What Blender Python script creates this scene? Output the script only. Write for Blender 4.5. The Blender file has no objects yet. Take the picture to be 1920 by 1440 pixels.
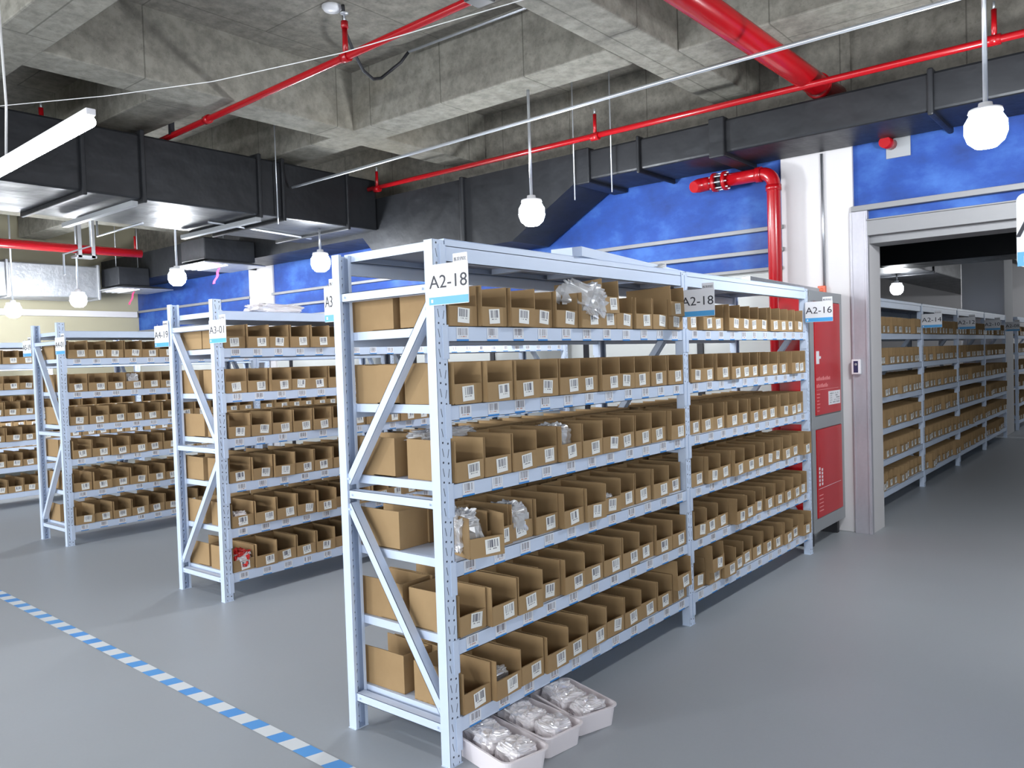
import bpy, math, random
from mathutils import Vector, Matrix, Euler
random.seed(11)
S = bpy.context.scene
C = S.collection
PI = math.pi

# ------------------------------------------------------------------ camera
cam_d = bpy.data.cameras.new('camera'); cam = bpy.data.objects.new('camera', cam_d); C.objects.link(cam)
cam_d.sensor_width = 36.0; cam_d.lens = 1502.66 / 1920 * 36; cam_d.clip_start = 0.05; cam_d.clip_end = 200
Rv = Vector((0.635965, -0.771044, -0.032248)); Uv = Vector((0.044112, -0.005398, 0.999012)); Fv = Vector((0.770456, 0.636759, -0.030580))
M = Matrix((Rv, Uv, -Fv)).transposed().to_4x4(); M.translation = Vector((-2.1253, -2.1194, 1.5423))
cam.matrix_world = M
S.camera = cam
# ------------------------------------------------------------------ world, exposure, daylight
w = bpy.data.worlds.new('world'); S.world = w; w.use_nodes = True
bg = w.node_tree.nodes['Background']; bg.inputs[0].default_value = (0.80, 0.90, 1.0, 1); bg.inputs[1].default_value = 0.26
S.view_settings.view_transform = 'Standard'; S.view_settings.look = 'None'
S.view_settings.exposure = 0.62; S.view_settings.gamma = 1.0
try: S.view_settings.use_curve_mapping = False
except Exception: pass
def area(name, loc, rot, sx, sy, power, col):
    d = bpy.data.lights.new(name, 'AREA'); d.shape = 'RECTANGLE'; d.size = sx; d.size_y = sy; d.energy = power; d.color = col
    o = bpy.data.objects.new(name, d); C.objects.link(o); o.location = loc; o.rotation_euler = rot; return o
# daylight through the glazed side of the hall, behind the camera and to the left
area('daylight_west', (-8.5, 4.0, 2.0), (0, math.radians(-90), 0), 3.2, 15.0, 620, (0.90, 0.95, 1.0))
area('daylight_south', (-3.0, -7.5, 2.2), (math.radians(90), 0, 0), 9.0, 2.8, 215, (0.92, 0.96, 1.0))

# ------------------------------------------------------------------ materials
class NT:
    def __init__(s, name):
        s.m = bpy.data.materials.new(name); s.m.use_nodes = True; s.t = s.m.node_tree
        s.b = s.t.nodes['Principled BSDF']; s.out = s.t.nodes['Material Output']
    def n(s, typ, **kw):
        x = s.t.nodes.new(typ)
        for k, v in kw.items():
            if k.startswith('i_'): x.inputs[k[2:].replace('_', ' ')].default_value = v
            else: setattr(x, k, v)
        return x
    def l(s, a, b): s.t.links.new(a, b)
    def val(s, sock, v):
        if isinstance(v, (int, float)): sock.default_value = v
        elif isinstance(v, tuple): sock.default_value = v
        else: s.l(v, sock)
    def math(s, op, a, b=0.0, c=None):
        x = s.t.nodes.new('ShaderNodeMath'); x.operation = op
        s.val(x.inputs[0], a); s.val(x.inputs[1], b)
        if c is not None: s.val(x.inputs[2], c)
        return x.outputs[0]
    def mix(s, f, a, b):
        x = s.t.nodes.new('ShaderNodeMix'); x.data_type = 'RGBA'
        s.val(x.inputs[0], f); s.val(x.inputs[6], a); s.val(x.inputs[7], b); return x.outputs[2]
    def noise(s, scale, detail=4, rough=0.55, coord='Object', vec=None, stretch=None):
        if vec is None:
            tc = s.t.nodes.new('ShaderNodeTexCoord'); vec = tc.outputs[coord]
        if stretch:
            mp = s.t.nodes.new('ShaderNodeMapping'); mp.inputs['Scale'].default_value = stretch; s.l(vec, mp.inputs[0]); vec = mp.outputs[0]
        x = s.t.nodes.new('ShaderNodeTexNoise'); x.inputs['Scale'].default_value = scale; x.inputs['Detail'].default_value = detail
        x.inputs['Roughness'].default_value = rough; s.l(vec, x.inputs['Vector']); return x.outputs['Fac']
    def ramp(s, f, stops):
        x = s.t.nodes.new('ShaderNodeValToRGB'); e = x.color_ramp.elements
        while len(e) < len(stops): e.new(0.5)
        for el, (p, c) in zip(e, stops): el.position = p; el.color = c
        s.l(f, x.inputs[0]); return x.outputs[0]
    def bump(s, h, strength=0.2, dist=0.01):
        x = s.t.nodes.new('ShaderNodeBump'); x.inputs['Strength'].default_value = strength; x.inputs['Distance'].default_value = dist
        s.l(h, x.inputs['Height']); s.l(x.outputs[0], s.b.inputs['Normal'])
    def set(s, col=None, rough=None, metal=None, spec=None):
        if col is not None: s.val(s.b.inputs['Base Color'], col)
        if rough is not None: s.val(s.b.inputs['Roughness'], rough)
        if metal is not None: s.val(s.b.inputs['Metallic'], metal)
        if spec is not None: s.b.inputs['Specular IOR Level'].default_value = spec
        return s.m
def c4(r, g, b): return (r, g, b, 1.0)
def srgb(r, g, b):
    f = lambda v: (v / 255 / 12.92) if v / 255 <= 0.04045 else ((v / 255 + 0.055) / 1.055) ** 2.4
    return (f(r), f(g), f(b), 1.0)
def plain(name, col, rough=0.5, metal=0.0, spec=0.5, var=0.06, scale=6):
    t = NT(name); n = t.noise(scale)
    a = tuple(max(0, x * (1 - var)) for x in col[:3]) + (1,); b = tuple(min(1, x * (1 + var)) for x in col[:3]) + (1,)
    return t.set(t.mix(n, a, b), rough, metal, spec)
MT = {}
MT['paint'] = plain('rack_paint', srgb(206, 219, 240), 0.42, 0.0, 0.5, 0.04, 9)
def post_mat():
    t = NT('rack_post_perforated')
    uv = t.n('ShaderNodeUVMap'); sp = t.n('ShaderNodeSeparateXYZ'); t.l(uv.outputs[0], sp.inputs[0]); u, v = sp.outputs[0], sp.outputs[1]
    per = 0.075
    mask = None
    for cu, sgn, off in ((0.31, 1, 0.0), (0.74, -1, 0.006)):
        du = t.math('MULTIPLY', t.math('SUBTRACT', u, cu), 0.064)
        vv = t.math('ADD', v, off)
        fv = t.math('MULTIPLY', t.math('SUBTRACT', t.math('FRACT', t.math('DIVIDE', vv, per)), 0.5), per)
        d = t.math('SQRT', t.math('ADD', t.math('MULTIPLY', du, du), t.math('MULTIPLY', fv, fv)))
        dot = t.math('LESS_THAN', d, 0.0042)
        f2 = t.math('MULTIPLY', t.math('SUBTRACT', t.math('FRACT', t.math('ADD', t.math('DIVIDE', vv, per), 0.5)), 0.5), per)
        sl = t.math('MULTIPLY', t.math('LESS_THAN', t.math('ABSOLUTE', t.math('ADD', du, t.math('MULTIPLY', f2, 0.22 * sgn))), 0.0016), t.math('LESS_THAN', t.math('ABSOLUTE', f2), 0.016))
        m = t.math('MAXIMUM', dot, sl); mask = m if mask is None else t.math('MAXIMUM', mask, m)
    on = t.math('MULTIPLY', mask, t.math('GREATER_THAN', u, -0.5))
    n = t.noise(9)
    col = t.mix(on, t.mix(n, srgb(200, 214, 236), srgb(212, 225, 245)), c4(0.035, 0.045, 0.07))
    return t.set(col, 0.42)
MT['post'] = post_mat()
def cardboard():
    t = NT('corrugated_cardboard')
    oi = t.n('ShaderNodeObjectInfo'); n = t.noise(14, 5, 0.6); n2 = t.noise(5, 2, 0.5)
    base = t.mix(n, srgb(156, 127, 91), srgb(176, 147, 107))
    base = t.mix(t.math('MULTIPLY', n2, 0.35), base, srgb(146, 117, 82))
    base = t.mix(t.math('MULTIPLY', oi.outputs['Random'], 0.30), base, srgb(182, 154, 114))
    fine = t.noise(160, 2, 0.5, stretch=(1, 1, 0.12))
    t.bump(fine, 0.06, 0.002)
    return t.set(base, 0.85, 0, 0.25)
MT['card'] = cardboard()
def barcode(shelf=False):
    t = NT('shelf_barcode' if shelf else 'bin_barcode')
    uv = t.n('ShaderNodeUVMap'); sp = t.n('ShaderNodeSeparateXYZ'); t.l(uv.outputs[0], sp.inputs[0]); u, v = sp.outputs[0], sp.outputs[1]
    oi = t.n('ShaderNodeObjectInfo')
    def band(x, a, b): return t.math('MULTIPLY', t.math('GREATER_THAN', x, a), t.math('LESS_THAN', x, b))
    wn = t.n('ShaderNodeTexWhiteNoise', noise_dimensions='1D')
    t.l(t.math('ADD', t.math('FLOOR', t.math('MULTIPLY', u, 44)), t.math('MULTIPLY', oi.outputs['Random'], 900)), wn.inputs['W'])
    bars = t.math('GREATER_THAN', wn.outputs['Value'], 0.47)
    v0 = 0.42 if shelf else 0.40
    bars = t.math('MULTIPLY', bars, t.math('MULTIPLY', band(u, 0.12, 0.88), band(v, v0, 0.92)))
    wd = t.n('ShaderNodeTexWhiteNoise', noise_dimensions='1D')
    t.l(t.math('ADD', t.math('FLOOR', t.math('MULTIPLY', u, 22)), t.math('MULTIPLY', oi.outputs['Random'], 300)), wd.inputs['W'])
    dig = t.math('MULTIPLY', t.math('GREATER_THAN', wd.outputs['Value'], 0.4), t.math('MULTIPLY', band(u, 0.2, 0.8), band(v, v0 - 0.14, v0 - 0.06)))
    paper = srgb(240, 240, 236) if not shelf else srgb(226, 230, 238)
    col = t.mix(bars, paper, srgb(112, 112, 122) if not shelf else srgb(136, 132, 138))
    col = t.mix(dig, col, srgb(150, 148, 150) if not shelf else srgb(196, 150, 130))
    if shelf: col = t.mix(band(v, -0.1, 0.13), col, srgb(60, 140, 215))
    return t.set(col, 0.5)
MT['bcode'] = barcode(); MT['scode'] = barcode(True)
def concrete(name, a, b, seams=True):
    t = NT(name); n = t.noise(1.3, 8, 0.65); n2 = t.noise(9, 6, 0.7); n3 = t.noise(0.6, 3, 0.5, stretch=(1, 1, 2))
    col = t.mix(n, a, b); col = t.mix(t.ramp(n2, [(0.35, c4(0.75, 0.75, 0.75)), (0.62, c4(0, 0, 0))]), col, tuple(x * 0.66 for x in a[:3]) + (1,)); n4 = t.noise(26, 4, 0.7); col = t.mix(t.math('MULTIPLY', t.math('GREATER_THAN', n4, 0.62), 0.25), col, tuple(x * 0.45 for x in a[:3]) + (1,))
    st = t.ramp(n3, [(0.56, c4(0, 0, 0)), (0.72, c4(1, 1, 1))]); col = t.mix(t.math('MULTIPLY', st, 0.35), col, srgb(128, 118, 96))
    wv = t.n('ShaderNodeTexBrick'); wv.inputs['Scale'].default_value = 1.0; wv.inputs['Mortar Size'].default_value = 0.006
    wv.inputs['Brick Width'].default_value = 1.83; wv.inputs['Row Height'].default_value = 0.92
    tc = t.n('ShaderNodeTexCoord'); t.l(tc.outputs['Object'], wv.inputs['Vector'])
    col = t.mix(t.math('MULTIPLY', wv.outputs['Fac'], 0.55), col, srgb(70, 68, 62))
    t.bump(n2, 0.25, 0.01)
    return t.set(col, 0.9, 0, 0.2)
MT['conc'] = concrete('ceiling_concrete', srgb(122, 118, 110), srgb(154, 150, 140))
MT['beam'] = concrete('beam_concrete', srgb(130, 127, 118), srgb(160, 157, 147))
def floor_m():
    t = NT('grey_epoxy_floor'); n = t.noise(0.5, 5, 0.6); n2 = t.noise(60, 3, 0.6); n3 = t.noise(3, 6, 0.6, stretch=(1, 3, 1))
    col = t.mix(n, srgb(158, 163, 168), srgb(173, 178, 183)); col = t.mix(t.math('MULTIPLY', n2, 0.25), col, srgb(150, 152, 154))
    sc = t.ramp(n3, [(0.66, c4(0, 0, 0)), (0.80, c4(1, 1, 1))]); col = t.mix(t.math('MULTIPLY', sc, 0.18), col, srgb(184, 188, 190))
    rg = t.math('ADD', 0.27, t.math('MULTIPLY', n, 0.22)); t.bump(n2, 0.06, 0.002)
    return t.set(col, rg, 0, 0.5)
MT['floor'] = floor_m()
def bluewall():
    t = NT('blue_brushed_wall_paint'); n = t.noise(1.6, 6, 0.62, stretch=(1, 1, 1.6)); n2 = t.noise(7, 5, 0.6, stretch=(1, 1.2, 0.5))
    col = t.ramp(n, [(0.32, srgb(20, 46, 104)), (0.5, srgb(28, 68, 142)), (0.66, srgb(62, 106, 176))])
    col = t.mix(t.math('MULTIPLY', n2, 0.5), col, srgb(26, 64, 148))
    st = t.ramp(t.noise(0.9, 4, 0.5), [(0.60, c4(0, 0, 0)), (0.74, c4(1, 1, 1))]); col = t.mix(t.math('MULTIPLY', st, 0.35), col, srgb(110, 112, 130))
    return t.set(col, 0.75)
MT['blue'] = bluewall()
MT['white'] = plain('white_plaster', srgb(205, 202, 203), 0.8, 0, 0.3, 0.03, 2)
MT['beige'] = plain('beige_plaster', srgb(164, 158, 136), 0.85, 0, 0.3, 0.06, 1.4)
MT['red'] = plain('red_pipe_paint', srgb(162, 12, 22), 0.22, 0, 0.6, 0.05, 3)
MT['reddoor'] = plain('red_door_film', srgb(188, 16, 26), 0.3, 0, 0.5, 0.05, 3)
def galv(name, a, b, rough, metal):
    t = NT(name); n = t.noise(5, 5, 0.6, stretch=(1, 1, 0.3)); n2 = t.noise(40, 3, 0.6)
    col = t.mix(n, a, b); return t.set(t.mix(t.math('MULTIPLY', n2, 0.3), col, a), t.math('ADD', rough, t.math('MULTIPLY', n2, 0.15)), metal)
MT['galv'] = galv('galvanised_steel', srgb(150, 152, 156), srgb(205, 207, 212), 0.28, 0.85)
MT['frame'] = galv('dull_door_frame_steel', srgb(150, 146, 154), srgb(205, 205, 212), 0.4, 0.35)
MT['grey'] = plain('grey_steel_cabinet', srgb(150, 153, 156), 0.45, 0.1, 0.5, 0.05, 4)
def duct():
    t = NT('black_duct_wrap'); n = t.noise(2.2, 6, 0.6, stretch=(1, 1, 1)); n2 = t.noise(9, 4, 0.6, stretch=(0.3, 1, 1))
    col = t.mix(n, srgb(22, 23, 26), srgb(44, 46, 50)); rg = t.math('ADD', 0.34, t.math('MULTIPLY', n2, 0.25))
    t.bump(t.noise(4, 3, 0.5), 0.35, 0.03); return t.set(col, rg, 0.35, 0.5)
MT['duct'] = duct()
def foil():
    t = NT('silver_foil_wrap'); n2 = t.noise(6, 5, 0.65); t.bump(n2, 0.5, 0.02)
    return t.set(t.mix(n2, srgb(112, 114, 118), srgb(158, 160, 164)), 0.42, 0.6)
MT['foil'] = foil()
MT['lwhite'] = plain('white_plastic_card', srgb(232, 232, 236), 0.35, 0, 0.5, 0.01)
MT['lblue'] = plain('light_blue_print', srgb(82, 168, 228), 0.35, 0, 0.5, 0.06, 20)
MT['ink'] = plain('black_ink', srgb(52, 52, 60), 0.6)
MT['ledge'] = plain('wall_ledge_grey', srgb(128, 128, 130), 0.5)
MT['greywall'] = plain('grey_white_plaster', srgb(186, 188, 186), 0.8, 0, 0.3, 0.05, 2)
MT['dark'] = plain('dark_plastic', srgb(28, 28, 34), 0.5)
MT['cord'] = plain('white_cord', srgb(205, 205, 205), 0.5)
MT['tray'] = plain('white_plastic_tray', srgb(240, 232, 234), 0.35, 0, 0.5, 0.02)
MT['orange'] = plain('orange_plastic', srgb(206, 96, 66), 0.4)
MT['pink'] = plain('pink_ribbon', srgb(214, 60, 110), 0.5)
MT['steelw'] = plain('bright_zinc', srgb(200, 204, 210), 0.3, 0.6)
MT['navy'] = plain('navy_panel', srgb(40, 44, 84), 0.3)
def tape_m():
    t = NT('blue_white_floor_tape'); uv = t.n('ShaderNodeUVMap'); sp = t.n('ShaderNodeSeparateXYZ'); t.l(uv.outputs[0], sp.inputs[0])
    x = t.math('FRACT', t.math('ADD', sp.outputs[1], t.math('MULTIPLY', sp.outputs[0], 0.10)))
    f = t.math('LESS_THAN', x, 0.46)
    n = t.noise(2.0, 2, 0.5)
    return t.set(t.mix(f, srgb(222, 226, 228), t.mix(n, srgb(66, 138, 220), srgb(112, 180, 232))), 0.4)
MT['tape'] = tape_m()
def film(name, tint, milky):
    t = NT(name); t.t.nodes.remove(t.b)
    tr = t.n('ShaderNodeBsdfTransparent'); gl = t.n('ShaderNodeBsdfGlossy'); df = t.n('ShaderNodeBsdfDiffuse')
    gl.inputs['Roughness'].default_value = 0.12; gl.inputs['Color'].default_value = c4(1, 1, 1); df.inputs['Color'].default_value = tint
    m1 = t.n('ShaderNodeMixShader'); m2 = t.n('ShaderNodeMixShader'); m1.inputs[0].default_value = milky
    t.l(tr.outputs[0], m1.inputs[1]); t.l(df.outputs[0], m1.inputs[2])
    lw = t.n('ShaderNodeLayerWeight'); lw.inputs[0].default_value = 0.35
    n = t.noise(30, 3, 0.6)
    t.l(t.math('MINIMUM', 0.75, t.math('ADD', 0.14, t.math('MULTIPLY', lw.outputs['Facing'], 0.7))), m2.inputs[0])
    t.l(m1.outputs[0], m2.inputs[1]); t.l(gl.outputs[0], m2.inputs[2]); t.l(m2.outputs[0], t.out.inputs[0]); return t.m
MT['film'] = film('clear_plastic_film', srgb(246, 246, 248), 0.62)
MT['filmw'] = film('milky_plastic_film', srgb(248, 243, 245), 0.93)
MT['redthing'] = plain('red_foil_packet', srgb(214, 46, 40), 0.3)
def emis(name, col, st):
    t = NT(name); t.b.inputs['Base Color'].default_value = col; t.b.inputs['Emission Color'].default_value = col; t.b.inputs['Emission Strength'].default_value = st; return t.m
MT['bulb'] = emis('lit_bulb', c4(0.92, 0.96, 1.0), 190)
MT['tube'] = emis('lit_tube', c4(0.90, 0.93, 1.0), 60)

# ------------------------------------------------------------------ mesh building
class MB:
    def __init__(s): s.v = []; s.f = []; s.mi = []; s.uv = []; s.sm = []
    def face(s, pts, mi=0, uv=None, smooth=False):
        k = len(s.v); s.v += [tuple(p) for p in pts]; s.f.append(tuple(range(k, k + len(pts)))); s.mi.append(mi)
        s.uv.append(uv or [(-1, -1)] * len(pts)); s.sm.append(smooth)
    def box(s, x0, x1, y0, y1, z0, z1, mi=0, xf=None):
        P = [Vector((x, y, z)) for x in (x0, x1) for y in (y0, y1) for z in (z0, z1)]
        if xf is not None: P = [xf @ p for p in P]
        k = len(s.v); s.v += [tuple(p) for p in P]
        for q in ((0, 1, 3, 2), (4, 6, 7, 5), (0, 4, 5, 1), (2, 3, 7, 6), (0, 2, 6, 4), (1, 5, 7, 3)):
            s.f.append(tuple(k + i for i in q)); s.mi.append(mi); s.uv.append([(-1, -1)] * 4); s.sm.append(False)
        return s
    def tube(s, pts, r, n=10, mi=0, caps=True):
        pts = [Vector(p) for p in pts]; rs = r if isinstance(r, (list, tuple)) else [r] * len(pts)
        k = len(s.v); prev = None
        for i, p in enumerate(pts):
            d = (pts[min(i + 1, len(pts) - 1)] - pts[max(i - 1, 0)]).normalized()
            a = d.cross(Vector((0, 0, 1)))
            if a.length < 1e-3: a = d.cross(Vector((0, 1, 0)))
            a.normalize()
            if prev is not None:
                a = prev - d * prev.dot(d)
                a.normalize()
            prev = a; b = d.cross(a)
            for j in range(n):
                t = 2 * PI * j / n; s.v.append(tuple(p + (a * math.cos(t) + b * math.sin(t)) * rs[i]))
        for i in range(len(pts) - 1):
            for j in range(n):
                j2 = (j + 1) % n
                s.f.append((k + i * n + j, k + i * n + j2, k + (i + 1) * n + j2, k + (i + 1) * n + j)); s.mi.append(mi); s.uv.append([(-1, -1)] * 4); s.sm.append(True)
        if caps:
            for base, rev in ((k, True), (k + (len(pts) - 1) * n, False)):
                q = [base + j for j in range(n)]
                s.f.append(tuple(reversed(q)) if rev else tuple(q)); s.mi.append(mi); s.uv.append([(-1, -1)] * n); s.sm.append(False)
        return s
    def lathe(s, prof, n=20, mi=0, c=(0, 0, 0)):
        k = len(s.v)
        for (r, z) in prof:
            for j in range(n): s.v.append((c[0] + r * math.cos(2 * PI * j / n), c[1] + r * math.sin(2 * PI * j / n), c[2] + z))
        for i in range(len(prof) - 1):
            for j in range(n):
                j2 = (j + 1) % n; s.f.append((k + i * n + j, k + i * n + j2, k + (i + 1) * n + j2, k + (i + 1) * n + j)); s.mi.append(mi); s.uv.append([(-1, -1)] * 4); s.sm.append(True)
        return s
    def mesh(s, name, mats):
        m = bpy.data.meshes.new(name); m.from_pydata(s.v, [], s.f)
        for x in mats: m.materials.append(MT[x] if isinstance(x, str) else x)
        m.polygons.foreach_set('material_index', s.mi); m.polygons.foreach_set('use_smooth', s.sm)
        ul = m.uv_layers.new(name='UVMap'); flat = []
        for u in s.uv:
            for q in u: flat += [q[0], q[1]]
        ul.data.foreach_set('uv', flat); m.update(); return m
    def build(s, name, mats, parent=None, bev=0.0, loc=None, rot=None):
        return place(name, s.mesh(name, mats if isinstance(mats, (list, tuple)) else [mats]), parent, bev, loc, rot)
def place(name, mesh, parent=None, bev=0.0, loc=None, rot=None):
    o = bpy.data.objects.new(name, mesh); C.objects.link(o)
    if parent is not None: o.parent = parent
    if loc is not None: o.location = loc
    if rot is not None: o.rotation_euler = rot
    if bev:
        b = o.modifiers.new('bevel', 'BEVEL'); b.width = bev; b.segments = 2; b.limit_method = 'ANGLE'
    return o
def tag(o, label, cat, group=None, kind=None):
    if label: o['label'] = label
    if cat: o['category'] = cat
    if group: o['group'] = group
    if kind: o['kind'] = kind
    return o
def struct(o): o['kind'] = 'structure'; return o
def empty(name, loc=(0, 0, 0), rot=(0, 0, 0)):
    o = bpy.data.objects.new(name, None); C.objects.link(o); o.location = loc; o.rotation_euler = rot; o.empty_display_size = 0.1; return o
DG = None
TXT = {}
def text_mesh(body, size, key=None):
    k = (body, size)
    if k in TXT: return TXT[k]
    cu = bpy.data.curves.new('txt', 'FONT'); cu.body = body; cu.size = size; cu.align_x = 'CENTER'; cu.align_y = 'CENTER'; cu.extrude = 0.0004
    cu.resolution_u = 3
    o = bpy.data.objects.new('txt', cu); C.objects.link(o)
    dg = bpy.context.evaluated_depsgraph_get(); dg.update()
    m = bpy.data.meshes.new_from_object(o.evaluated_get(dg)); m.name = 'lettering'
    bpy.data.objects.remove(o); m.materials.clear(); m.materials.append(MT['ink']); TXT[k] = m; return m

# ------------------------------------------------------------------ setting
ZS = 4.33; ZB = 3.78
struct(MB().box(-12, 26, -9, 12.6, -0.12, 0).build('floor', 'floor'))
struct(MB().box(-12, 26, -9, 12.75, ZS, ZS + 0.15).build('ceiling', 'conc'))
# walls: blue above, white below, set behind the column faces
XW = 4.87
def wallseg(name, boxes):
    m = MB()
    for b in boxes: m.box(*b)
    return m
m = MB()
m.box(XW, 5.19, 0.52, 12.45, 0, 2.27, 3); m.box(XW, 5.19, 0.52, 12.45, 2.27, 3.44, 1); m.box(XW, 5.19, -9, 12.45, 3.44, ZS, 2)
m.box(4.845, 5.19, -0.19, -0.06, 0, 2.60, 0)
m.box(XW, 5.19, -3.0, -0.08, 2.60, 3.44, 1); m.box(XW, 5.19, -9, -3.0, 0, 2.60, 0); m.box(XW, 5.19, -9, -3.0, 2.60, 3.44, 1)
struct(m.build('wall_right', ['white', 'blue', 'conc', 'greywall']))
struct(MB().box(-12, 26, 12.45, 12.6, 0, ZS).build('wall_back', 'beige'))
struct(MB().box(22, 22.2, -9, 12.45, 0, ZS).build('wall_far', 'white'))
for (x0, x1, y0, y1) in ((4.84, 5.25, -0.08, 0.52), (4.84, 5.4, 8.18, 8.8), (13.3, 14.2, 0.03, 0.66)):
    struct(MB().box(x0, x1, y0, y1, 0, 3.42, 0).box(x0, x1, y0, y1, 3.42, ZS, 1).build('column', ['white', 'conc'], None, 0.006))
# ceiling beams
BE = [('x', 0.695, 1.07, -12, 4.86, ZB), ('x', 3.93, 4.296, -12, 4.86, ZB), ('y', 2.936, 3.324, 1.07, 12.4, ZB), ('y', 3.324, 3.781, -9, 0.695, ZB),
      ('y', -0.157, 0.192, -9, 12.4, ZB), ('y', 1.247, 1.717, 4.296, 12.4, 3.84), ('x', 9.98, 10.4, -12, 4.86, ZB), ('x', -3.03, -2.68, -12, 4.86, ZB), ('y', -3.4, -3.0, -9, 12.4, ZB),
      ('y', 8.2, 8.5, -9, 12.4, ZB), ('y', 11, 11.3, -9, 12.4, ZB), ('x', 0.0, 0.6, 5.3, 22, 3.4)]
for i, (ax, a, b, c, d, z) in enumerate(BE):
    m = MB()
    if ax == 'x': m.box(c, d, a, b, z, ZS + 0.02)
    else: m.box(a, b, c, d, z - 0.002, ZS + 0.02)
    struct(m.build('trim_%d' % (i + 1), 'beam', None, 0.012))
# door opening: galvanised post, grey shutter lintel
dn = empty('door_1', (XW, -0.19, 0)); struct(dn)
m = MB(); m.box(-0.05, 0.0, -0.005, 0.135, 0, 2.665); m.box(-0.056, -0.05, 0.005, 0.02, 0, 2.66); m.box(-0.056, -0.05, 0.115, 0.13, 0, 2.66)
m.build('door_post', 'frame', dn, 0.002)
m = MB(); m.box(-0.05, 0.20, -2.81, 0.0, 2.46, 2.58); m.box(-0.065, -0.03, -2.81, 0.0, 2.58, 2.592); m.box(0.02, 0.30, -2.81, 0, 2.40, 2.46)
m.build('shutter_lintel', 'ledge', dn, 0.003)
k = 20
def trim(m, mat, bev=0.0):
    global k; k += 1
    return struct(m.build('trim_%d' % k, mat, None, bev))
trim(MB().box(4.80, XW, -3.0, -0.075, 2.665, 2.71), 'ledge', 0.004)
for z in (2.43, 2.625): trim(MB().box(4.82, XW, 0.50, 8.2, z - 0.018, z + 0.018), 'ledge', 0.004)
trim(MB().box(4.82, XW, 8.78, 12.4, 2.60, 2.64), 'ledge', 0.004)
trim(MB().box(4.82, XW, 0.52, 12.4, 2.255, 2.285), 'ledge', 0.004)
for y in (1.3, 2.6, 3.9, 5.2, 6.5, 7.8): trim(MB().box(4.85, XW, y, y + 0.06, 0.0, 2.25), 'dark')
trim(MB().box(-9, 4.8, 12.35, 12.45, 2.52, 2.62), 'white')

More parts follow.
